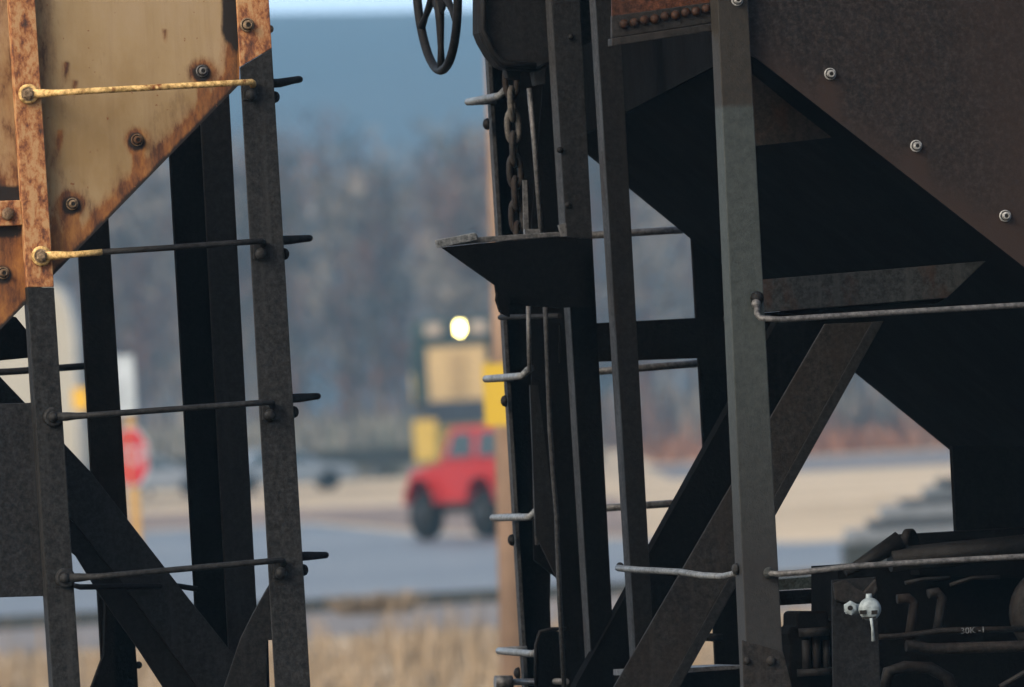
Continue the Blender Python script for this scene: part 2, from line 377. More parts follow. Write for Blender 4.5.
lc = empty('hopper_car', W(240, 760, 0))
tag(lc, 'tan and rust painted hopper car with a black ladder at its right corner', 'hopper car', 'coupled hopper cars')
rc = empty('hopper_car', W(760, 760, 0))
tag(rc, 'dark grimy hopper car with hand wheel, chain and open end braces', 'hopper car', 'coupled hopper cars')

# --- left car: side sheet as a fine sheet with rust and soot attributes
LB = [(202, 71), (137, 140), (72, 204), (3, 273)]
def sheet(parent, rows, xl, xr, t, thick, m, fa, ncol=70):
    b = MB(); vs = []; A = []; n = len(rows)
    for y in rows:
        a0, a1 = xl(y), xr(y)
        for i in range(ncol+1):
            x = a0+(a1-a0)*i/ncol; vs.append(W(x, y, t)); A.append(fa(x, y))
    N = len(vs); vs += [v+T_*thick for v in vs]; A += A
    fs = [[j*(ncol+1)+i, j*(ncol+1)+i+1, (j+1)*(ncol+1)+i+1, (j+1)*(ncol+1)+i] for j in range(n-1) for i in range(ncol)]
    fs += [[N+k for k in reversed(f)] for f in fs]
    per = [i for i in range(ncol+1)]+[j*(ncol+1)+ncol for j in range(1, n)]+[(n-1)*(ncol+1)+i for i in range(ncol-1, -1, -1)]+[j*(ncol+1) for j in range(n-2, 0, -1)]
    for k in range(len(per)): a, c = per[k], per[(k+1) % len(per)]; fs.append([c, a, N+a, N+c])
    b.add(vs, fs); o = b.build('side_sheet', m, parent)
    me = o.data
    if len(me.vertices) == len(A):
        for nm, q in (('rust', 0), ('soot', 1)):
            at = me.attributes.new(nm, 'FLOAT', 'POINT'); at.data.foreach_set('value', [a[q] for a in A])
    return o
def diag_y(x): return 92+(232-x)*1.026
def sst(a, b, x): k = max(0, min(1, (x-a)/(b-a))); return k*k*(3-2*k)
def la(x, y):
    dd = (diag_y(x)-y)*.7               # distance above the sloping edge
    r = .55*(1-sst(0, 26, dd)) + .30*(1-sst(10, 70, dd))*.6
    r += .45*(1-sst(0, 12, abs(x-(236)))) + .30*(1-sst(0, 30, 236-x) if y < 90 else 0)
    xs = 35+y*.0655
    if x > xs: r += .34*(1-sst(0, 34, x-xs))
    if x < xs-10: r += .34 + .35*sst(120, 300, y)
    r += .35*sst(190, 300, y)*(1 if x < 80 else .4)
    for bx, by in LB:
        q = math.hypot(x-bx, y-by); r += .5*(1-sst(5, 20, q))
        if y > by: r += .55*(1-sst(2, 9, abs(x-bx-(y-by)*.055)))*(1-sst(10, 75, y-by))
    for bx, by in ((165, 28), (66, 60), (75, 78), (60, 130)):
        if y > by: r += .4*(1-sst(1, 5, abs(x-bx)))*(1-sst(4, 34, y-by))
    s = .75*(1-sst(0, 7, dd)) + .95*(1-sst(4, 17, math.hypot((x-233)*1.0, max(0, y-26)*.55)))
    s += .5*(1-sst(0, 5, abs(x-236)))
    for bx, by in LB: s += .75*(1-sst(6, 13, math.hypot(x-bx, (y-by-2))))
    if x < 22: s += .8*(1-sst(5, 14, abs(y-195)))+.6*(1-sst(3, 9, abs(y-232)))
    return (min(r, 1), min(s, 1))
rows = [-150+12*k for k in range(12)] + [-6+3*k for k in range(33)]
rows = [y for y in rows if y < 86]+[86+3*k for k in range(186)]
sheet(lc, rows, lambda y: -700, lambda y: 239.5 if y < 85 else 232-(y-92)/1.026, .045, .008, TAN, la, 330)
# stiles
left_st = MB()
LL = lambda y: 9+y*.0640; LR = lambda y: 35+y*.0665
left_st.plate([(LL(-150), -150), (LR(-150), -150), (LR(287), 287), (LL(287), 287)], 0, .010)
left_st.plate([(LL(-150), -150), (LL(-150)+3, -150), (LL(287)+3, 287), (LL(287), 287)], .0105, .032)
left_st.cur = 1
left_st.plate([(LL(287.4), 287.4), (LR(287.4), 287.4), (LR(760), 760), (LL(760), 760)], 0, .010)
left_st.plate([(LL(287.4), 287.4), (LL(287.4)+3, 287.4), (LL(760)+3, 760), (LL(760), 760)], .0105, .06)
left_st.build('ladder_stile', [FLAKE, STILE], lc, bevel=.002)
RL = lambda y: 236.5+y*.0565; RR = lambda y: 269+y*.0605
rs = MB()
rs.plate([(RL(-150), -150), (RR(-150), -150), (RR(48), 48), (RL(67), 67)], 0, .010); rs.cur = 1
rs.plate([(RL(67.4), 67.4), (RR(48.4), 48.4), (RR(760), 760), (RL(760), 760)], 0, .010)
rs.plate([(RR(-150)-3.5, -150), (RR(-150), -150), (RR(760), 760), (RR(760)-3.5, 760)], .0105, .09)
rs.build('ladder_stile', [FLAKE, STILE], lc, bevel=.002)
def lrung(x0, y0, x1, y1, split):
    b = MB(); A = W(x0, y0, -.006); st = -.075
    pts = [W(x0+2, y0, -.012), W(x0+14, y0-.5, -.016), W(x0+24, y0-1.0, -.045), W(x0+34, y0-1.5, st)]
    k = 6
    main = [W(x0+34+(x1-x0-34)*i/k, y0-1.5+(y1-y0+1.5)*i/k, st) for i in range(1, k+1)]
    end = [W(x1+1, y1+1, -.055), W(x1+1, y1+3, -.012)]
    allp = pts+main+end; rr = [.0125, .0125, .0095, .0085]+[.0085]*k+[.0085, .0095]
    if split is None: b.tube(allp, rr, 12)
    else:
        b.tube(allp[:4]+[W(split, y0-4, st)], rr[:5], 12); b.cur = 1
        b.tube([W(split+.3, y0-4, st)]+main[2:]+end, [.0085]*(len(main)-2+1)+[.0085, .0095], 12)
    # flattened eye at the left end and foot plate at the right
    b.cur = 0 if split is not None else 0
    b.lathe(W(x0, y0, -.001), -T_, [(10*PX, 0), (10*PX, .010), (8*PX, .014)], 24)
    b.cur = 1
    b.plate([(x1-8, y1+2), (x1+8, y1+2), (x1+8, y1+18), (x1-8, y1+18)], -.009, .009)
    return b
for (x0, y0, x1, y1, mm, sp) in ((28, 94, 252, 82, [TANROD], None), (41, 256, 262, 241, [TANROD, BLK], 102), (53, 417, 271, 402, [STILE], None), (65, 578, 282, 560, [STILE], None)):
    b = lrung(x0, y0, x1, y1, sp); r = b.build('rung', mm if len(mm) > 1 else mm+[STILE], lc)
    if y0 < 200: r['label'] = 'tan painted rung'
    if 200 < y0 < 300: r['label'] = 'rung with a tan left end and black right end'
    lit = y0 < 300
    bolt(r, x0, y0, -.014, 5.6, NUTT if lit else STILE, kind='hex' if lit else 'dome'); bolt(r, x1-1, y1+13, -.0095, 6, STILE, kind='dome')
for (x0, y0, x1, y1) in ((276, 83, 302, 79), (286, 240, 312, 238), (295, 398, 320, 396), (304, 556, 328, 555)):
    b = MB(); e = W(x1, y1, .08); f = W(x0-14, y0+1, .02)
    b.tube([f, W(x0+3, y0, .05), e-S_*.01+T_*.0, e+T_*.03, e+T_*.30, e+T_*.45, e+T_*.47-S_*.06], [.014, .013, .0095, .0095, .0095, .0095, .0095], 10)
    r = b.build('end_rung', BLK, lc)
    bolt(r, RR(y0+14)-.5, y0+14, .03, 6, BLK, kind='dome', ax=S_)
bolt(lc, 247, 25, -.001, 7.2, NUTT); bolt(lc, 270, 29, .02, 4, NUTT, kind='dome', ax=S_)
for i, (bx, by) in enumerate(LB): bolt(lc, bx, by, .044, 6.3, RODG if i == 0 else NUTT)
# bracket at the very left
b = MB(); b.plate([(-60, 203), (21, 200), (23, 225), (-60, 229)], .02, .024); br = b.build('bracket', FLAKE, lc, bevel=.003); bolt(br, 8, 214, .019, 6.5, NUTT, kind='dome')
# end posts
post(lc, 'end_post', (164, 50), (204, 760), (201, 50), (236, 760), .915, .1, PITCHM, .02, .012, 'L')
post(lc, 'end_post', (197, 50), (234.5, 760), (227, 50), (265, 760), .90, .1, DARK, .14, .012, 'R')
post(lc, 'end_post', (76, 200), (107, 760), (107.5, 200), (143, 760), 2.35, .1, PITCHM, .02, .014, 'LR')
for y in (665,): bolt(lc, 138.5, y, 2.40, 4, DARK, kind='dome')
b = MB(); b.plate([(-60, 306), (-10, 366), (68, 447.5), (91, 472), (129, 521), (194, 605), (262, 690), (312, 760), (251, 760), (197, 687), (125, 587), (74, 522.5), (-60, 400)], .50, .012)
b.build('diagonal_brace', BLK, lc, bevel=.002)
b = MB(); b.plate([(-60, 400.6), (74, 523), (125, 587.5), (197, 687.6), (251, 760), (215, 760), (163, 687), (139, 650), (98, 592), (76, 556), (-60, 440)], .515, .012)
b.build('brace_flange', DARK, lc, bevel=.002)
b = MB(); b.plate([(276, 573), (280, 640), (267, 640), (267, 760), (200, 760), (241, 638), (254, 612)], .22, .012)
b.plate([(262, 640), (268.5, 640), (272, 760), (262, 760)], .24, .05); b.build('corner_brace', BLK, lc, bevel=.002)
b = MB(); b.plate([(91, 690), (104, 655), (106, 600), (112, 600), (118, 760), (70, 760)], 2.30, .03); b.build('gusset', PITCHM, lc)
# hopper slope and dark panel
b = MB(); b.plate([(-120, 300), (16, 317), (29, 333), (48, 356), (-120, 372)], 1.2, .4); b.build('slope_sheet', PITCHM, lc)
b = MB(); b.plate([(-120, 407), (37, 402.5), (47, 596), (-120, 601)], .06, .01); b.build('side_panel', PANELM, lc, bevel=.002)
b = MB(); b.tube([W(-120, 379, 3.05), W(20, 371, 3.05), W(92, 365.5, 3.05)], .0105, 10); b.build('far_rung', DARK, lc)
b = MB(); b.tube([W(72, 585, .45), W(80, 587, .40), W(150, 586, .45), W(178, 586, .60), W(197, 589, .60)], .008, 8); b.build('pipe', DARK, lc)

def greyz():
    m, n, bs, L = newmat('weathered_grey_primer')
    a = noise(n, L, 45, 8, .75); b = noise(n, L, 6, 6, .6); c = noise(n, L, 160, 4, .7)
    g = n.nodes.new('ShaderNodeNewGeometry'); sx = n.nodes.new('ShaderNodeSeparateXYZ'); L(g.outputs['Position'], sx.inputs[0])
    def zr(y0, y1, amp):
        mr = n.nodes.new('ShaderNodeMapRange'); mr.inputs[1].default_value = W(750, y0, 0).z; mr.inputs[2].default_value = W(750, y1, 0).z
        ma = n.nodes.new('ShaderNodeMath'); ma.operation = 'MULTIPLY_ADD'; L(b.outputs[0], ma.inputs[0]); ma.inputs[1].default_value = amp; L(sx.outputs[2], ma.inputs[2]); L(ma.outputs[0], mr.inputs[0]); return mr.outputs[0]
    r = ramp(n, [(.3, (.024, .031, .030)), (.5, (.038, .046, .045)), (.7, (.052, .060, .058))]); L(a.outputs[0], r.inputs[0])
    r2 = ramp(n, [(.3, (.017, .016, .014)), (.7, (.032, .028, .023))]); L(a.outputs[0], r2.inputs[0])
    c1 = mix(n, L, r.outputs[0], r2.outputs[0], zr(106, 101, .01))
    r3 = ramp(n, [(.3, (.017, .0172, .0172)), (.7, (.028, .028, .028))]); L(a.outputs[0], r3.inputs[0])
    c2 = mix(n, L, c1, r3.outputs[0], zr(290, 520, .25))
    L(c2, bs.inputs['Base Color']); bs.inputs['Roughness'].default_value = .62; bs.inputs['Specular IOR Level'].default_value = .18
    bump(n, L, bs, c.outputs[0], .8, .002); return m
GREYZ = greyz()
# --- right car
def rx(y): return 752.5+(y-55)/.78
def ra(x, y):
    dd = (y-(55+(x-752.5)*.78)); r = .30*(1-sst(0, 40, -dd))
    for bx, by in ((830, 74), (916, 146), (1005, 216)):
        if y > by: r += .5*(1-sst(4, 16, abs(x-bx)))*(1-sst(12, 70, y-by))
    r += .3*sst(880, 1024, x)
    return (min(1, r), 0)
rows2 = [-150+12*k for k in range(12)]+[-6+4*k for k in range(163)]
sheet(rc, rows2, lambda y: 748 if y < 55 else rx(y), lambda y: 1700, .045, .008, DSHEET, ra, 130)
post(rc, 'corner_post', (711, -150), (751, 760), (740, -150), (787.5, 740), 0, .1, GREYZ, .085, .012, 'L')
b = MB(); b.plate([(742, 640), (783.5, 652), (792, 687), (806, 760), (746, 760)], -.008, .0075); gs = b.build('gusset', BROWNP, rc, bevel=.002)
bolt(gs, 771, 661, -.009, 5, BROWNP, kind='dome'); bolt(gs, 747, 661, -.009, 4, BROWNP, kind='dome')
# (slope sheet: near edge follows the side sheet, far edge 3 m further in)
n0, n1 = W(749, 50, .055), W(1500, 638, .055); f0, f1 = W(572, 142, 3.0), W(1180, 638, 3.0)
b = MB(); nrm = (n1-n0).cross(f0-n0).normalized(); nrm = nrm if nrm.z > 0 else -nrm
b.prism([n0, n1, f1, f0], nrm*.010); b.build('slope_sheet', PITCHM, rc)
b = MB(); b.prism([n0-S_*.012, f0-S_*.012, f0-S_*.012+Z_*1.3, n0-S_*.012+Z_*1.3], S_*.010); b.build('end_wall', PITCHM, rc)
b = MB(); b.plate([(746, 66), (760, 72), (836, 137), (800, 141), (746, 147)], .30, .010); b.build('gusset', steel('brown_gusset', (.03, .025, .02), (.06, .045, .034)), rc)
# hopper bottom standing behind the slope
b = MB(); b.plate([(952, 446), (1110, 446), (1110, 760), (968, 760)], 1.35, .03); b.build('hopper_side', PITCHM, rc)
for (bx, by) in ((830, 74), (916, 146), (1005, 216), (737, 0)): bolt(rc, bx, by, .044 if by else -.001, 6.2, STEELN)
# end posts A, B and the far ones
def edge_post(L0, L1, lw, R0, R1, t, m, name='end_post'):
    b = MB(); b.plate([(L0[0]+lw, L0[1]), R0, R1, (L1[0]+lw, L1[1])], t, .012)
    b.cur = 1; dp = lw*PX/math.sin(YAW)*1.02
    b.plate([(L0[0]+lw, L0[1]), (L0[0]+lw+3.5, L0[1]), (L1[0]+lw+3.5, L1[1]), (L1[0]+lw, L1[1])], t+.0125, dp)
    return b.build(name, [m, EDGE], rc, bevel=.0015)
b = MB()
la_, ra_ = (lambda y: 536+(y+150)*.0604), (lambda y: 572+(y+150)*.0527)
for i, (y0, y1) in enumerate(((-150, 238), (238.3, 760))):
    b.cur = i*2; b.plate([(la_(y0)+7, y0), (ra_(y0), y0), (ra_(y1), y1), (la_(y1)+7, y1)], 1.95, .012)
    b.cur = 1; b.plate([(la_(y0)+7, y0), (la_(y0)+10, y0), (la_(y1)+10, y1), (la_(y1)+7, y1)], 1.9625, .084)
ep = b.build('end_post', [BLK, EDGE, PITCHM], rc, bevel=.0015)  # below the platform the post's shade is put in as a near-black segment
for (x, y) in ((571, 37), (560, 150), (568, 205)): bolt(ep, x, y, 1.949, 3.6, DARK, kind='dome')
b = MB(); b.plate([(545, 60), (575, 60), (592, 730), (568, 730), (562, 600), (557, 578), (549, 572), (534, 560), (530, 240)], 2.72, .01); b.build('end_plate', PITCHM, rc)
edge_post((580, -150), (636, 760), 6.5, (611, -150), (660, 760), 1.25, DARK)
b = MB(); b.plate([(481, -60), (558, -60), (554, 420), (550, 600), (554, 760), (529, 760)], 3.02, .012); b.cur = 1
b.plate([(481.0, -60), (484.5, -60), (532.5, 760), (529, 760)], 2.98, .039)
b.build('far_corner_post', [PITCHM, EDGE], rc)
post(rc, 'far_corner_post', (684, 100), (721, 760), (722, 100), (757, 760), 3.0, .1, PITCHM, .02, .012, 'L')
# far ladder rungs
for (x0, y0, x1, y1) in ((560, 237, 712, 228), (565, 374, 716, 362), (575, 510, 724, 500)):
    b = MB(); b.tube([W(x0, y0, 3.09), W((x0+x1)/2, (y0+y1)/2, 3.09), W(x1, y1, 3.09)], .0115, 10); b.build('rung', RODG, rc)
# end rungs at the far corner
for (x0, y0, x1, y1) in ((468, 102, 499, 96), (486, 379, 522, 376), (493, 518, 530, 517), (499, 651, 534, 654)):
    b = MB(); a = W(x0, y0, 2.98); c = W(x1, y1, 2.50)
    b.tube([a+S_*.085, a+S_*.012, a, a.lerp(c, .12), a.lerp(c, .9), c, W(x1+5, y1-5, 2.5), W(x1+9, y1-8, 2.55)], [.011]*8, 10)
    r = b.build('end_rung', BRIGHT if y0 > 90 else RODG, rc)
    bolt(r, x0+20, y0+22, 2.96, 6.5, DARK, kind='dome', ax=-S_)
b = MB(); b.tube([W(500, 317.5, 2.9), W(512, 317, 2.8), W(560, 316, 2.2)], [.008]*3, 8); b.build('release_rod', DARK, rc)
# crossover platform with bracket
b = MB()
b.plate([(437, 240.5), (476, 233), (478, 237), (565, 231.5), (566, 236), (478, 243), (440, 247)], 1.85, .03)
b.cur = 1; b.plate([(435.5, 240), (475.5, 232.5), (477.5, 240), (438, 248)], 1.835, .014)
pf = b.build('platform', [RODG, BRIGHT], rc, bevel=.002)
b = MB(); b.plate([(442, 247.5), (478, 243.5), (566, 236.5), (580, 240), (588, 300), (594, 306), (560, 308), (548, 307), (528, 306), (507, 303), (497, 299), (495, 285)], 1.80, .012)
b.plate([(498, 292), (510, 292), (510, 317), (501, 312), (497, 300)], 1.77, .028)
b.build('platform_bracket', PITCHM, pf)
b = MB(); b.plate([(559, 225), (566, 223), (567, 236), (562, 236)], 1.82, .02); b.build('lug', RODG, pf); b = MB(); b.plate([(525, 229), (540, 229), (540, 234), (525, 234)], 1.9, .02); b.build('lug', RODG, pf)
# vertical rods
def rod(pp, t, r, m, name='rod', n=8):
    b = MB(); b.tube([W(x, y, t) for x, y in pp], r, n); return b.build(name, m, rc)
rod([(529, 88), (534, 140), (541.5, 236)], 2.15, .0075, RODG)
rod([(528, 300), (529.5, 372)], 2.30, .0065, RODG)
rod([(533, 400), (534.5, 470), (537, 545)], 2.30, .0062, RODG)
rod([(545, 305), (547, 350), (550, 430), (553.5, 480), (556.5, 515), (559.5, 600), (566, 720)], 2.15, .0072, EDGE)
b = MB(); b.plate([(530, 385), (538, 385), (545, 440), (558, 545), (560, 585), (552, 568), (536, 535)], 2.28, .012); b.build('lever', DARK, rc)
b = MB(); b.plate([(523, 180), (527, 180), (529, 232), (524, 232)], 2.3, .01); b.build('strap', RODG, rc)
# chain
ch = MB().lathe(W(509, 70, 2.4), Z_, [(.01, -.01), (.012, 0), (.008, .03)], 8).build('chain', CHAINM, rc)
yy = 66; k = 0
while yy < 232:
    H = 15.5; c = W(507.5+(yy-66)*.045 + 3.5, yy+H, 2.35); b = MB(); pts = []
    rx_, rz_ = .0175, .047
    dirx = (S_ if k % 2 == 0 else T_*.8+S_*.35).normalized()
    if k % 2: dirx = (dirx + S_*.1).normalized()
    for q in range(17):
        a = 2*math.pi*q/16; pts.append(c + dirx*math.cos(a)*rx_ + Z_*(math.copysign(abs(math.sin(a))**.75, math.sin(a))*rz_))
    b.tube(pts, .0092, 8, False); b.build('link', CHLT if k in (1, 2) else CHAINM, ch); yy += 22.5; k += 1
# brake housing
b = MB(); c = W(523, -12, 2.3)
outl = [(480, -150), (479.5, -20), (479.5, 33), (483, 42), (491, 56), (500, 66), (506, 69), (538, 71), (560, 60), (566, -150)]
b.plate(outl, 2.1, .10); hs = b.build('brake_housing', DARK, rc, bevel=.012)
b = MB(); b.tube([W(x, y, 2.085) for x, y in ((484, -60), (483, 30), (493, 52), (503, 63), (536, 66))], .010, 8); b.build('housing_rim', DARK, hs)
b = MB(); b.plate([(505, 66), (522, 66), (520, 80), (508, 78)], 2.2, .05); b.build('bracket', DARK, hs, bevel=.003); b = MB(); b.plate([(533, 72), (546, 68), (546, 84), (536, 86)], 2.1, .05); b.build('bracket', DARK, hs, bevel=.003)
# hand wheel
hw = W(436.5, -20, 2.5); b = MB(); Rw = .268
wa = (S_).normalized(); wx = T_; pts = []
for q in range(49):
    a = 2*math.pi*q/48; pts.append(hw + (wx*math.cos(a)+Z_*math.sin(a))*Rw)
b.tube(pts, .0135, 10, False); wl = b.build('hand_wheel', DARK, rc)
b = MB()
for q in range(6):
    a = -math.pi/2+q*math.pi/3; dr = wx*math.cos(a)+Z_*math.sin(a)
    b.tube([hw+dr*.04+S_*.004, hw+dr*.12+S_*.004, hw+dr*.20+S_*.002, hw+dr*Rw], [.018, .013, .0095, .013], 8)
b.build('spokes', DARK, wl)
b = MB(); b.lathe(hw-S_*.01, S_, [(.05, .004), (.10, .010), (.105, .016), (.10, .022), (.055, .03), (.055, .09), (.03, .10)], 24); b.tube([hw, hw+S_*.22], .016, 10); b.build('hub', DARK, wl)
RIVM = steel('rusty_rivets', (.05, .025, .015), (.10, .045, .025), (.03, .02, .015))
# riveted ledge and rusted sheet above it
b = MB(); b.plate([(612, -150), (716, -150), (716, 2), (612, 16)], .16, .01); b.build('end_sheet', RUSTM, rc)
b = MB(); b.plate([(612, 16), (716, 1.5), (716, 22), (612, 38)], .135, .02); b.cur = 1; b.plate([(612, 38.4), (718, 22.4), (719, 30), (612, 46)], .11, .05)
lg = b.build('ledge', [BROWNP, BROWNP], rc, bevel=.002)
for k in range(9): bolt(lg, 624+k*10.3, 24-k*1.9+(k % 2)*.8, .134, 5.0, RIVM, 'rivet', 'dome')
b = MB(); b.plate([(566, -150), (592, -150), (594, 40), (582, 46), (569, 46)], 2.2, .02); b.build('filler_plate', BROWNP, rc)
# oblique angle under the slope
b = MB(); b.plate([(745, 281), (986, 261), (947, 298), (745, 314)], .30, .012); b.build('cross_angle', steel('soft_grey', (.045, .050, .052), (.075, .082, .084)), rc, bevel=.002)
b = MB(); b.plate([(745, 314.5), (947, 298.5), (930, 306), (745, 320)], .312, .25); b.build('cross_angle', PITCHM, rc)
b = MB(); b.plate([(560, 325), (730, 316), (830, 310), (830, 352), (730, 357), (560, 363)], 2.7, .06); b.build('cross_beam', PITCHM, rc)
# diagonal braces
b = MB(); b.plate([(825, 324), (872, 322), (668, 687), (628, 760), (572, 760), (614, 687)], .98, .012); b.cur = 1
b.plate([(872, 322), (884, 321), (680, 687), (640, 760), (628, 760), (668, 687)], .975, .06)
b.build('diagonal_brace', [BROWNP, BLK], rc, bevel=.002)
b = MB(); b.plate([(777, 322), (827, 322), (625, 700), (568, 700)], 1.9, .012); b.cur = 0
b.plate([(777, 322), (781, 322), (571, 700), (568, 700)], 1.92, .07); b.build('diagonal_brace', PITCHM, rc)
# handholds
def hand(pp, ts, r, m, name='handhold'):
    b = MB(); b.tube([W(x, y, t) for (x, y), t in zip(pp, ts)], r, 10); return b.build(name, m, rc)
h = hand([(757, 306), (757, 314), (760, 318), (780, 319.5), (900, 312), (1024, 305), (1180, 296)], [-.01, -.05, -.07, -.075, -.075, -.075, -.075], .0085, RODG); bolt(h, 756, 304, -.012, 5, RODG, kind='dome')
bolt(h, 757, 298, -.0, 7, DARK, kind='dome')
h = hand([(766, 573), (776, 574), (800, 572.5), (850, 566.5), (940, 561), (1024, 556.5), (1180, 549)], [-.014, -.03, -.06, -.075, -.075, -.075, -.075], .0085, RODG); bolt(h, 769, 573, -.012, 6, GREY, kind='dome')
h = hand([(618, 568), (622, 568.5), (640, 570), (680, 572), (702, 575.5), (722, 576.5), (733, 574), (738, 571)], [1.18, 1.1, .95, .62, .43, .25, .14, .08], .0095, BRIGHT); bolt(h, 737, 569, .06, 6, STILE, kind='dome', ax=-S_); bolt(h, 620, 566, 1.2, 4, STILE, kind='dome')
# hand bracket at the bottom left end
h = rod([(536, 690), (536, 645), (540, 632), (552, 629), (566, 629)], 2.4, .006, DARK, 'bent_bar')
b = MB(); b.plate([(538, 634), (548, 630), (564, 632), (566, 760), (538, 760)], 2.42, .02); b.build('coupler_shield', PITCHM, rc)
b = MB(); b.tube([W(495, 682, 2.9), W(512, 682, 2.9), W(513, 682, 2.9), W(566, 681.5, 2.3)], [.020, .020, .010, .010], 12); b.build('release_lever', RODG, rc)
# lower sill, boxes, plate
b = MB(); b.plate([(640, 676), (745, 668), (748, 760), (640, 760)], 1.4, .3); b.cur = 1; b.plate([(640, 670), (745, 665), (745, 668.5), (640, 676)], 1.4, .32); b.build('end_sill', [PITCHM, RODG], rc)
b = MB(); b.tube([W(706, 637, 1.5), W(722, 638, 1.5)], .012, 8); b.build('pin', DARK, rc)
b = MB(); b.plate([(770, 592), (840, 588), (840, 602), (770, 606)], 1.6, .12); b.build('brake_beam', PITCHM, rc)
b = MB(); b.plate([(770, 580), (842, 574), (842, 586.5), (770, 591)], 2.2, .10); b.build('far_beam', steel('greenish_grey', (.16, .20, .18), (.24, .29, .27)), rc)
b = MB(); b.plate([(797, 614), (800, 611), (828, 611), (829, 622), (840, 620), (840, 760), (790, 760), (789, 668), (791, 645), (788, 634), (790, 627), (797, 627)], .7, .16)
b.build('valve_body', PITCHM, rc, bevel=.008)
b = MB()
for (x, y0, y1, r_) in ((806, 640, 672, .013), (816, 636, 672, .012), (826, 640, 672, .010)): b.tube([W(x, y0, .68), W(x+1, y1, .68)], r_, 10)
b.lathe(W(814, 632, .68), Z_, [(.045, -.012), (.045, .012)], 12); b.lathe(W(816, 672, .68), Z_, [(.055, -.010), (.055, .010)], 12); b.build('valve_fittings', DARK, rc)
b = MB(); b.plate([(832, 580), (876, 577), (879, 640), (883, 760), (834, 760)], .10, .012); b.build('valve_plate', BLK, rc, bevel=.002)
b = MB(); b.plate([(834, 583), (845, 580), (864, 592), (876, 579), (878, 590), (870, 601), (848, 604), (836, 600)], .075, .02); b.build('valve_bracket', BROWNP, rc, bevel=.003)
# retaining valve with its pale cap
rv = W(869, 609, .0); b = MB(); r_ = 11.5*PX
b.lathe(rv, -T_, [(r_*.8, 0), (r_, .004), (r_, .012), (r_*.86, .015), (r_*.84, .026), (r_*.6, .032), (.001, .034)], 28)
b.tube([W(846, 609, .03), W(860, 609, .03)], .014, 14)
b.lathe(W(850, 608, .02), -T_, [(.020, 0), (.020, .014), (.013, .018)], 6, False)
b.lathe(W(869, 598, .0), Z_, [(.010, -.004), (.008, .012)], 10)
b.tube([W(871, 618, -.03), W(872.5, 628, -.03), W(873.5, 641, -.025)], [.0045, .0038, .006], 8)
vv = b.build('retaining_valve', WHITE, rc); vv['label'] = 'pale round retaining valve cap with a hanging handle'
b = MB()
for dx in (-5.5, 5.5): b.plate([(869+dx-3, 610.5), (869+dx+3, 610), (869+dx+3, 614), (869+dx-3, 614.5)], -.034, .012)
b.plate([(863, 617), (876, 616.5), (876, 618.5), (863, 619)], -.030, .01)
b.lathe(W(850, 608, -.005), -T_, [(.007, 0), (.007, .006)], 12); b.build('vent_slots', HOLE, vv)
# pipes and reservoir at the lower right
b = MB(); b.plate([(838, 566), (1110, 548), (1110, 760), (838, 760)], 1.05, .3); b.build('underframe', PITCHM, rc)
def pipe(pp, t, r, m=DARK, name='pipe'): return rod(pp, t, r, m, name, 12)
PIPE = steel('grimy_pipe', (.022, .021, .020), (.04, .037, .035), (.05, .03, .022))
PIPEB = steel('brown_pipe', (.04, .035, .031), (.07, .058, .050), (.07, .045, .03))
pipe([(875, 637), (895, 636.5), (918, 634), (938, 631), (960, 630), (1024, 629)], .35, .0085, PIPEB)
pipe([(906, 646), (914, 646), (930, 649), (1000, 647), (1100, 643)], .25, .0165, PIPEB)
pipe([(897, 599), (908, 598), (914, 603), (912, 620), (909, 640)], .45, .014, PIPE)
pipe([(928, 594), (937, 592), (942, 598), (940, 615), (937, 632)], .45, .014, PIPE)
pipe([(905, 583), (925, 579), (950, 578)], .5, .006, PIPE); pipe([(950, 585), (972, 578), (1000, 577)], .5, .006, PIPE)
pipe([(885, 690), (888, 672), (905, 667), (930, 668), (948, 678), (955, 700)], .5, .018, PIPE)
pipe([(1000, 687), (1024, 673), (1060, 655)], .2, .008, PIPE)
b = MB(); b.lathe(W(1052, 612, .5), -T_, [(.115, 0), (.13, .01), (.13, .05), (.11, .07), (.03, .085)], 32); b.build('brake_cylinder', PIPE, rc)
b = MB(); b.tube([W(845, 573, .8), W(900, 541, .8)], [.012, .030], 14); b.tube([W(890, 560, .8), W(1110, 538, .8)], .035, 14)
b.build('shaft', DARK, rc)
b = MB(); ax_ = (S_*.78-T_*.62).normalized()
b.lathe(W(912, 545, .85)+ax_*-.02, ax_, [(.040, 0), (.047, .004), (.047, .022), (.040, .026)], 26); b.build('end_flange', PIPE, rc)
b = MB(); b.plate([(916, 534), (1110, 523), (1110, 580), (920, 575)], .95, .2); b.build('draft_sill', PITCHM, rc)
# chalked mark on the pipe
def text(s, loc, size, m, name, parent, mat3, ext=.0006, sx=1):
    cu = bpy.data.curves.new(name, 'FONT'); cu.body = s; cu.size = size; cu.extrude = ext; cu.align_x = 'CENTER'; cu.align_y = 'CENTER'
    tmp = bpy.data.objects.new('tmp', cu); col.objects.link(tmp); bpy.context.view_layer.update()
    me = bpy.data.meshes.new_from_object(tmp); bpy.data.objects.remove(tmp)
    me.transform(mat3.to_4x4() @ Matrix.Diagonal((sx, 1, 1, 1))); off = wloc(parent); me.transform(Matrix.Translation(Vector(loc)-off))
    me.materials.clear(); me.materials.append(m); o = bpy.data.objects.new(name, me); col.objects.link(o); o.parent = parent; return o
side_rot = Matrix((S_, Z_, -T_)).transposed()
text('30K -1', W(973, 630.5, .335), .024, plain('chalk', (.12, .13, .135), .8, .2, 0, .8, 150), 'chalk_mark', rc, side_rot, sx=1.1)

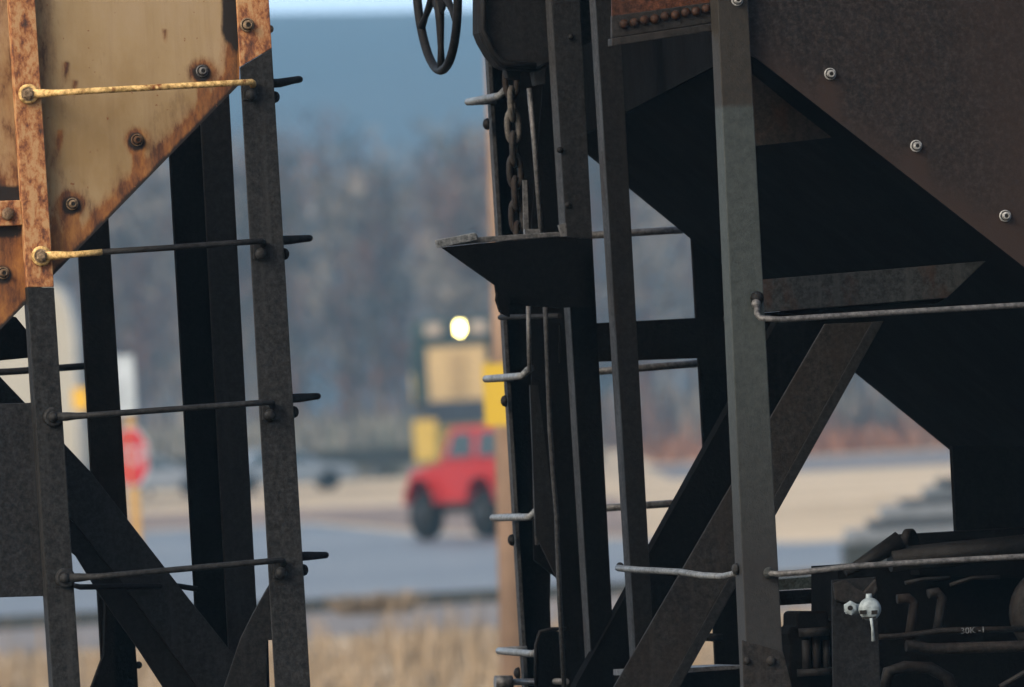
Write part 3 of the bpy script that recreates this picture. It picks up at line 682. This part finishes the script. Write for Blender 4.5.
# sills, wheels and rails below the picture
def running_gear(root, px, sg):
    c0 = W(px, 762, 0); c0.z = 0
    for t_ in (.03, 3.0):
        b = MB(); p = c0+T_*t_; b.prism([p+Z_*1.28, p+S_*(sg*5.2)+Z_*1.28, p+S_*(sg*5.2)+Z_*1.60, p+Z_*1.60], T_*.08); b.build('side_sill', DARK, root, bevel=.004)
    b = MB(); p = c0-S_*(sg*.02); b.prism([p+Z_*1.22, p+T_*3.1+Z_*1.22, p+T_*3.1+Z_*1.59, p+Z_*1.59], S_*(sg*-.10)); b.build('end_sill', DARK, root, bevel=.004)
    b = MB(); p = c0+S_*(sg*-.1)+T_*1.55+Z_*1.2; b.tube([p, p-S_*(sg*.42)], .09, 10); b.build('coupler', DARK, root)
    for s_ in (1.1, 2.85):
        ctr = c0+S_*(sg*s_)+Z_*1.04
        for t_ in (.78, 2.25):
            w_ = MB().lathe(ctr+T_*t_, T_, [(.02, 0), (.38, 0), (.43, .02), (.43, .12), (.46, .135), (.46, .16), (.02, .16)], 32).build('wheel', PIPE, root)
        MB().tube([ctr+T_*.6, ctr+T_*2.6], .085, 12).build('axle', DARK, root)
    for t_ in (.55, 2.5):
        b = MB(); p = c0+T_*t_+S_*(sg*.7); b.prism([p+Z_*.95, p+S_*(sg*2.55)+Z_*.95, p+S_*(sg*2.4)+Z_*1.18, p+S_*(sg*1.7)+Z_*1.27, p+S_*(sg*.85)+Z_*1.27, p+S_*(sg*.15)+Z_*1.18], T_*.10); b.build('truck_frame', PIPE, root, bevel=.01)
running_gear(lc, 315, -1); running_gear(rc, 742, 1)
b = MB()
for t_ in (.83, 2.33):
    p = W(512, 762, 0)+T_*t_; p.z = .42; b.prism([p-S_*60, p-S_*60+T_*.07, p-S_*60+T_*.07+Z_*.16, p-S_*60+Z_*.16], S_*120)
tag(b.build('track', RUSTM), kind='structure')

# ------------------------------------------------------------------ utility pole
POLEM = plain('weathered_pole_wood', (.205, .145, .108), .85, .2, 0, .25, 3)
b = MB(); pb = D(521.5, 687, 92); pt = D(503, 0, 92); dr = (pt-pb)/(pt.z-pb.z); base = pb-dr*(pb.z+.3); top = pb+dr*(10.5-pb.z)
b.tube([base, base.lerp(top, .4), top], [.150, .140, .115], 16)
pole = b.build('utility_pole', POLEM); tag(pole, 'brown wooden utility pole standing behind the end of the dark hopper car', 'pole')

yp = D(508, 394, 91.7); b = MB(); b.box((yp.x, yp.y-.2, yp.z), .345, .012, .44); b.box((yp.x, yp.y-.14, yp.z), .06, .11, .3)
tag(b.build('placard', plain('placard_yellow', (.46, .32, .03), .5, .3, 0, .05)), 'plain yellow placard fixed to the brown utility pole', 'sign')
# ------------------------------------------------------------------ stop sign
SIGNW = plain('sign_white', (.30, .345, .38), .5); SIGNR = plain('sign_red', (.32, .015, .022), .5); SIGNB = plain('sign_back', (.3, .3, .3), .5)
WOODY = plain('yellow_wood_post', (.44, .27, .09), .8, .2, 0, .15, 5); MARK = plain('grey_print', (.30, .34, .38), .6)
ds = 163; sp = D(138, 560, ds); sp.z = 0
ss = empty('stop_sign', sp); tag(ss, 'red octagonal stop sign under a white panel on a yellow wooden post', 'road sign')
MB().box((sp.x, sp.y+.08, 1.7), .12, .12, 3.4).build('post', WOODY, ss, bevel=.01)
ya = R(50); SX = Vector((math.cos(ya), -math.sin(ya), 0)); SN = Vector((-math.sin(ya), -math.cos(ya), 0))
cs = D(131, 457, ds); cs.y = sp.y
def octa(c, r, th, off): return [c+SN*off+(SX*math.cos(R(22.5+45*k))+Z_*math.sin(R(22.5+45*k)))*r for k in range(8)]
b = MB(); b.prism(octa(cs, .405, 0, 0), SN*.004); pl = b.build('sign_face', SIGNW, ss)
b = MB(); b.prism(octa(cs, .375, 0, .005), SN*.002); b.build('red_field', SIGNR, pl)
text('STOP', cs+SN*.009, .34, SIGNW, 'letters', pl, Matrix((SX, Z_, SN)).transposed(), .001, .9)
cp = D(124, 385, ds); cp.y = sp.y
b = MB(); b.prism([cp+SX*x+Z_*z for x, z in ((-.22, -.37), (.22, -.37), (.22, .37), (-.22, .37))], SN*.004); wp = b.build('white_panel', SIGNW, ss)
b = MB()
for z in (.1, .02): b.prism([cp+SN*.005+SX*x+Z_*(z+q) for x, q in ((-.1, -.02), (.12, -.02), (.12, .02), (-.1, .02))], SN*.002)
b.build('print', MARK, wp)
# yellow marker on a post, farther left
ym = D(80, 399, 210); YEL = plain('sign_yellow', (.72, .42, .03), .5)
yr = empty('marker_sign', (ym.x, ym.y, 0)); tag(yr, 'small yellow marker panel in front of the cream shed', 'sign')
MB().box((ym.x, ym.y+.04, ym.z/2+.1), .05, .05, ym.z+.2).build('post', SIGNB, yr)
MB().box((ym.x+.01, ym.y, ym.z), .26, .02, .36).build('panel', YEL, yr)

# ------------------------------------------------------------------ cream silo
CREAM = plain('cream_paint', (.36, .345, .29), .6, .3, 0, .08, 1); PALE = plain('pale_dome', (.40, .43, .46), .5)
dc = 400; sc_c = D(12, 400, dc); r_ = (77-12)*dc*7.683e-5; zt = D(76, 338, dc).z
half = [(57, 287), (63, 295), (68, 306), (72, 320), (75, 340), (77, 400), (79, 460)]
R_ = [D(x, y, dc) for x, y in half]; cxx = sc_c.x-.6
R_ = [Vector((p.x, YC+dc, p.z)) for p in R_]; R_.append(Vector((R_[-1].x, YC+dc, 0)))
apex = Vector((cxx, YC+dc, R_[0].z+.55)); mid = Vector(((cxx+R_[0].x)/2, YC+dc, R_[0].z+.38))
outl2 = [apex, mid]+R_; outl2 += [Vector((2*cxx-p.x, p.y, p.z)) for p in reversed(outl2[1:])]
shed = MB().prism(outl2, Vector((0, 9, 0))).build('storage_shed', CREAM)
tag(shed, 'cream storage shed with a rounded roof behind the tan hopper car', 'shed')
rb2 = MB(); rb2.tube([p+Vector((0, -.02, .02)) for p in outl2[:len(R_)+1]], .04, 6)
rb2.build('roof_edge', PALE, shed, local=True)
MB().box((cxx-.1, YC+dc-.03, 1.1), 1.2, .05, 2.2).build('door', PALE, shed, local=True)

# ------------------------------------------------------------------ vehicles (local frames, +x forward)
REDP = plain('red_car_paint', (.29, .015, .013), .42, .35, 0, .08, 1); TYRE = plain('tyre_rubber', (.010, .012, .013), .9, .1)
GLASS = plain('dark_glass', (.02, .035, .04), .12, .6); DKP = plain('dark_trim', (.03, .03, .032), .6); RIM = plain('wheel_rim', (.014, .016, .018), .6, .2)
CLEAR = plain('lamp_lens', (.6, .6, .55), .25); TAIL = plain('tail_lens', (.35, .02, .02), .3)
def wheel(parent, x, y, r, wd):
    b = MB(); b.lathe((x, y-wd/2, r), (0, 1, 0), [(r*.55, 0), (r*.93, 0), (r, wd*.15), (r, wd*.85), (r*.93, wd), (r*.55, wd)], 28); t = b.build('wheel', TYRE, parent, local=True)
    b = MB(); s = 1 if y > 0 else -1
    b.lathe((x, y+s*(wd/2-.02), r), (0, s, 0), [(r*.56, 0), (r*.56, .03), (r*.3, .035), (r*.15, .05)], 20); b.build('rim', RIM, t, local=True)
def prof(mb, pts, y0, y1): mb.prism([Vector((x, y0, z)) for x, z in pts], Vector((0, y1-y0, 0)))
def suv(loc, rz):
    o = empty('sport_utility_vehicle', loc, rz); tag(o, 'small red off-road vehicle with big black tyres on the road by the pole', 'car')
    g = .62; b = MB()                  # lifted body tub and hood, wheel arches cut into the outline
    def arch(cx, r, z): return [(cx+r*math.cos(a), z+r*.95*math.sin(a)) for a in [R(q) for q in range(180, -1, -20)]]
    pts = [(-1.62, g+.02)]+arch(-1.02, .47, g)[0:]+arch(1.02, .47, g)+[(1.54, g+.06), (1.57, g+.42), (1.50, g+.56), (.62, g+.68), (.55, g+.70), (-1.66, g+.70), (-1.68, g+.1)]
    prof(b, pts, -.74, .74); body = b.build('body', REDP, o, True, bevel=.05)
    for s in (-1, 1):
        for cx in (-1.02, 1.02):
            b = MB(); b.prism([Vector((cx+r_*math.cos(a), s*.75, g+r_*.95*math.sin(a))) for r_, rg in ((.47, range(180, -1, -15)), (.56, range(0, 181, 15))) for a in [R(q) for q in rg]], Vector((0, s*.10, 0))); b.build('wheel_arch', REDP, o, True, bevel=.01)
    b = MB(); vs = []
    for (x, z, hw_) in ((-1.60, g+.705, .72), (.50, g+.705, .72), (.22, g+1.30, .64), (-1.54, g+1.32, .64)):
        vs += [(x, -hw_, z), (x, hw_, z)]
    b.add(vs, [[0, 2, 3, 1], [2, 4, 5, 3], [4, 6, 7, 5], [6, 0, 1, 7], [0, 6, 4, 2], [1, 3, 5, 7]]); cab = b.build('cab', REDP, o, True, bevel=.05)
    b = MB()
    for s in (-1, 1):
        def q(x, z): hw_ = .72-.08*(z-g-.705)/.60; return Vector((x, s*(hw_+.004), z))
        for xs in ((-1.42, -.78), (-.60, .24)):
            a, c = xs; f = .13 if c > 0 else .0
            b = MB(); b.prism([q(a, g+.78), q(c, g+.78), q(c-f-.04, g+1.20), q(a+.03, g+1.20)], Vector((0, s*.008, 0))); b.build('window', GLASS, o, True)
    b = MB(); b.prism([Vector((-1.604, y, z)) for y, z in ((-.5, g+.8), (.5, g+.8), (.46, g+1.1), (-.46, g+1.1))], Vector((-.01, 0, 0))); b.build('window', GLASS, o, True)
    b = MB(); b.prism([Vector((x, y, z)) for x, y, z in ((.47, -.58, g+.78), (.47, .58, g+.78), (.27, .55, g+1.23), (.27, -.55, g+1.23))], Vector((.012, 0, .008)))
    b.build('windscreen', GLASS, o, True)
    b = MB(); b.box((0, 0, g-.10), 3.1, .9, .16); b.box((1.62, 0, g+.12), .12, 1.4, .16); b.box((-1.76, 0, g+.05), .12, 1.4, .16); b.build('frame', DKP, o, True, bevel=.02)
    for s in (-1, 1):
        MB().lathe((1.565, s*.52, g+.36), (1, 0, 0), [(.10, 0), (.09, .02), (.02, .03)], 16).build('headlight', CLEAR, o, True)
        MB().box((-1.69, s*.62, g+.3), .03, .12, .2).build('taillight', TAIL, o, True)
    for x in (-1.02, 1.02):
        for y in (-.72, .72): wheel(o, x, y, .41, .26)
    b = MB(); b.lathe((-1.78, 0, g+.45), (-1, 0, 0), [(.2, 0), (.36, .01), (.38, .05), (.38, .17), (.34, .21), (.15, .2)], 28); b.build('spare_wheel', TYRE, o, True)
    return o
ps = D(494, 541, 250); ps.z = .005
suv((ps.x, ps.y, .005), R(180-59)).scale = (1.11, 1.11, 1.11)
SILV = plain('silver_blue_paint', (.16, .20, .25), .3, .6, 0, .05, 1); GREYP = plain('pale_grey_paint', (.20, .23, .27), .3, .6, 0, .05, 1)
def sedan(loc, rz, m, label):
    o = empty('parked_car', loc, rz); tag(o, label, 'car', 'cars parked beyond the road')
    def arch(cx, r, z): return [(cx+r*math.cos(a), z+r*math.sin(a)) for a in [R(q) for q in range(180, -1, -20)]]
    b = MB(); prof(b, [(-2.2, .28)]+arch(-1.35, .36, .28)+arch(1.35, .36, .28)+[(2.2, .3), (2.28, .55), (2.1, .76), (1.1, .90), (-1.5, .92), (-2.2, .86), (-2.26, .5)], -.86, .86); b.build('body', m, o, True, bevel=.07)
    b = MB(); vs = []
    for (x, z, h_) in ((-1.75, .90, .80), (1.1, .90, .80), (.35, 1.38, .60), (-1.0, 1.40, .60)): vs += [(x, -h_, z), (x, h_, z)]
    b.add(vs, [[0, 2, 3, 1], [2, 4, 5, 3], [4, 6, 7, 5], [6, 0, 1, 7], [0, 6, 4, 2], [1, 3, 5, 7]]); b.build('roof', m, o, True, bevel=.05)
    b = MB()
    for s in (-1, 1):
        def q(x, z): return Vector((x, s*(.80-.2*(z-.9)/.49+.004), z))
        for a, c, d, e in ((-1.35, -.35, -.35, -.92), (-.28, .85, .32, -.28)):
            b = MB(); b.prism([q(a, .95), q(c, .95), q(d, 1.32), q(e, 1.32)], Vector((0, s*.008, 0))); b.build('window', GLASS, o, True)
    for x in (-1.35, 1.35):
        for y in (-.78, .78): wheel(o, x, y, .32, .2)
    for s in (-1, 1): MB().box((2.2, s*.62, .62), .08, .34, .12).build('headlight', CLEAR, o, True)
    return o
p = D(286, 484, 425); sedan((p.x, p.y, .01), R(8), SILV, 'silver blue parked car just right of the black ladder, half hidden')
p = D(150, 492, 430); sedan((p.x, p.y, .01), R(5), GREYP, 'pale grey parked car behind the stop sign')
# dark guard rail behind the parked cars
GRM = plain('dark_guard_rail', (.012, .016, .016), .7)
gr = empty('guard_rail', (-16, YC+440, 0)); tag(gr, 'dark low guard rail running behind the parked cars', 'guard rail')
MB().box((-15.5, YC+440, .95), 25, .1, .62).build('rail', GRM, gr)
for k in range(9): MB().box((-27.5+k*3, YC+440.15, .45), .15, .15, .9).build('post', GRM, gr)

# ------------------------------------------------------------------ locomotive
YL = plain('locomotive_yellow', (.47, .34, .16), .5); YB = plain('bright_yellow', (.60, .40, .05), .5); GRN = plain('dark_green_paint', (.010, .032, .034), .5)
def P3(px, py, off=0): return D(px, py, 417+off)
lo = empty('locomotive', (P3(458, 470).x, YC+417, .75)); tag(lo, 'yellow and dark green locomotive with its headlight lit, behind the red vehicle', 'locomotive')
CX = P3(458, 380).x; LY = YC+417
zf = lambda py: P3(458, py).z
def lb(name, x0, x1, y0, y1, za, zb, m, parent=lo, bev=.04):
    return MB().box((CX+(x0+x1)/2, LY+(y0+y1)/2, (za+zb)/2), x1-x0, y1-y0, zb-za).build(name, m, parent, bevel=bev)
lb('short_hood', -.95, .95, 0, 2.2, zf(402), zf(346), YL); lb('cab', -1.5, 1.5, 2.2, 4.6, zf(402), zf(344), GRN)
lb('cab_roof', -1.42, 1.42, 2.15, 4.7, zf(344)+.002, zf(317), GRN, bev=.18); lb('long_hood', -.95, .95, 4.7, 15, zf(402), zf(328), GRN)
lb('hood_top', -.98, .98, -.03, 2.2, zf(346)+.002, zf(340), GRN)
lb('walkway', -1.52, 1.52, -1.0, 15, zf(408), zf(402)-.003, DKP); lb('anticlimber', -1.1, 1.1, -1.25, -1.0, zf(424), zf(400), plain('blue_black', (.02, .025, .035), .5))
lb('pilot', -1.5, 1.5, -1.2, -1.05, zf(466), zf(424)-.004, plain('dull_yellow', (.22, .18, .05), .6)); lb('underframe', -1.3, 1.3, -1.0, 15, zf(455), zf(408)-.004, DKP)
lb('side_cabinet', .82, 1.62, .2, 1.4, zf(424), zf(364), YB); lb('step_well', -1.5, -.75, -1.30, -1.21, zf(460), zf(418), plain('step_yellow', (.52, .36, .06), .6))
lb('step_well', .75, 1.5, -1.30, -1.21, zf(460), zf(424), YB)
lb('nose_door', -.28, .28, -.03, 0, zf(396), zf(352), plain('nose_shade', (.34, .24, .11), .6), bev=.01)
for s in (-1, 1):
    lb('cab_window', s*1.18-.2, s*1.18+.2, 2.17, 2.2, zf(372), zf(352), GLASS, bev=0)
    lb('number_board', s*.72-.28, s*.72+.28, 1.98, 2.14, zf(334), zf(322), plain('board_tan', (.36, .30, .24), .5), bev=0)
    b = MB(); b.tube([Vector((CX+s*1.45, LY-.9, zf(405))), Vector((CX+s*1.45, LY-.9, zf(372))), Vector((CX+s*1.45, LY+2, zf(372)))], .03, 8); b.build('handrail', YB, lo)
lm, ln, lbs, LK = newmat('lit_headlight'); lbs.inputs['Emission Color'].default_value = (1, .86, .26, 1); lbs.inputs['Emission Strength'].default_value = 22; lbs.inputs['Base Color'].default_value = (.8, .8, .7, 1)
hc = Vector((P3(459.5, 328).x, LY+1.97, zf(328)))
hl = lb('headlight_housing', hc.x-CX-.24, hc.x-CX+.24, 1.98, 2.16, hc.z-.3, hc.z+.3, DKP)
for dz in (-.085, .085): MB().lathe(hc+Z_*dz, (0, -1, 0), [(.085, 0), (.085, .03), (.04, .045)], 20).build('lamp', lm, hl)
for y in (.6, 3.2):
    for s in (-1, 1): MB().lathe((CX+s*.72-.07, LY+y, .75+.5), (1, 0, 0), [(.5, 0), (.5, .14)], 24).build('wheel', DKP, lo)
b = MB(); 
for s in (-1, 1): b.box((CX+s*.72, LY+6, .70), .07, 30, .10)
b.box((CX, LY+6, .33), 3.4, 30, .64); tag(b.build('track', BALM), kind='structure')

# ------------------------------------------------------------------ second track rails, slab stack
RAILM = plain('dark_rail_steel', (.035, .04, .04), .5)
for i, (d0, d1) in enumerate(((168.5, 172), (166.6, 170))):
    b = MB(); a = Vector((-40, YC+d0-2.5, 0)); c = Vector((1.2 if i == 0 else 1.4, YC+d1, 0)); c2 = Vector((60, YC+d1+3, 0))
    n_ = Vector((.0, .035, 0))
    b.prism([a-n_, a+n_, a+n_+Z_*.16, a-n_+Z_*.16], c2-a)
    tag(b.build('rail', RAILM), ('farther' if i == 0 else 'nearer')+' dark rail of the second track beside the road', 'rail', 'rails of the second track')
SLAB = [plain('slab_%d' % i, c, .6, .4) for i, c in enumerate(((.14, .16, .18), (.022, .028, .034), (.09, .108, .125)))]
rsl = random.Random(5)
lv = [(846, 545, 566, 0), (848, 531, 544, 0), (870, 521, 530, 1), (884, 507, 520, 0), (903, 500, 506, 1), (927, 488, 499, 2), (940, 479, 487, 1)]
dk = plain('slab_dark', (.015, .02, .02), .7)
names = ['bottom', 'second from the bottom', 'third from the bottom', 'middle', 'fourth from the bottom', 'second from the top', 'top']
names[3] = 'fourth from the bottom'; names[4] = 'third from the top'
base_d = 181
zc = 0.0
for i, (x, y0, y1, mi) in enumerate(lv):
    a = D(x, y1, base_d+i*.5); zt_ = D(x, y0, base_d+i*.5).z
    b = MB(); b.box((a.x+2.2, YC+base_d+i*.45+1.2, zc+(zt_-zc)/2), 4.4, 2.4, zt_-zc-.004)
    tag(b.build('concrete_slab', dk if i == 0 else SLAB[mi], bevel=.02), 'grey flat slab, %s in the stepped stack beyond the road at right' % names[i], 'slab', 'slabs in the stepped stack')
    zc = zt_

# ------------------------------------------------------------------ haze
hz, hn, hb, HL = newmat('haze_air'); hn.nodes.remove(hb)
pv = hn.nodes.new('ShaderNodeVolumePrincipled'); pv.inputs['Density'].default_value = .00029; pv.inputs['Color'].default_value = (.32, .67, 1, 1); pv.inputs['Anisotropy'].default_value = 0.0
HL(pv.outputs[0], hn.nodes['Material Output'].inputs['Volume'])
hx = MB().box((0, 1730, 58.5), 5000, 3660, 119).build('haze', hz); tag(hx, 'pale blue haze over the valley', 'haze', kind='stuff')
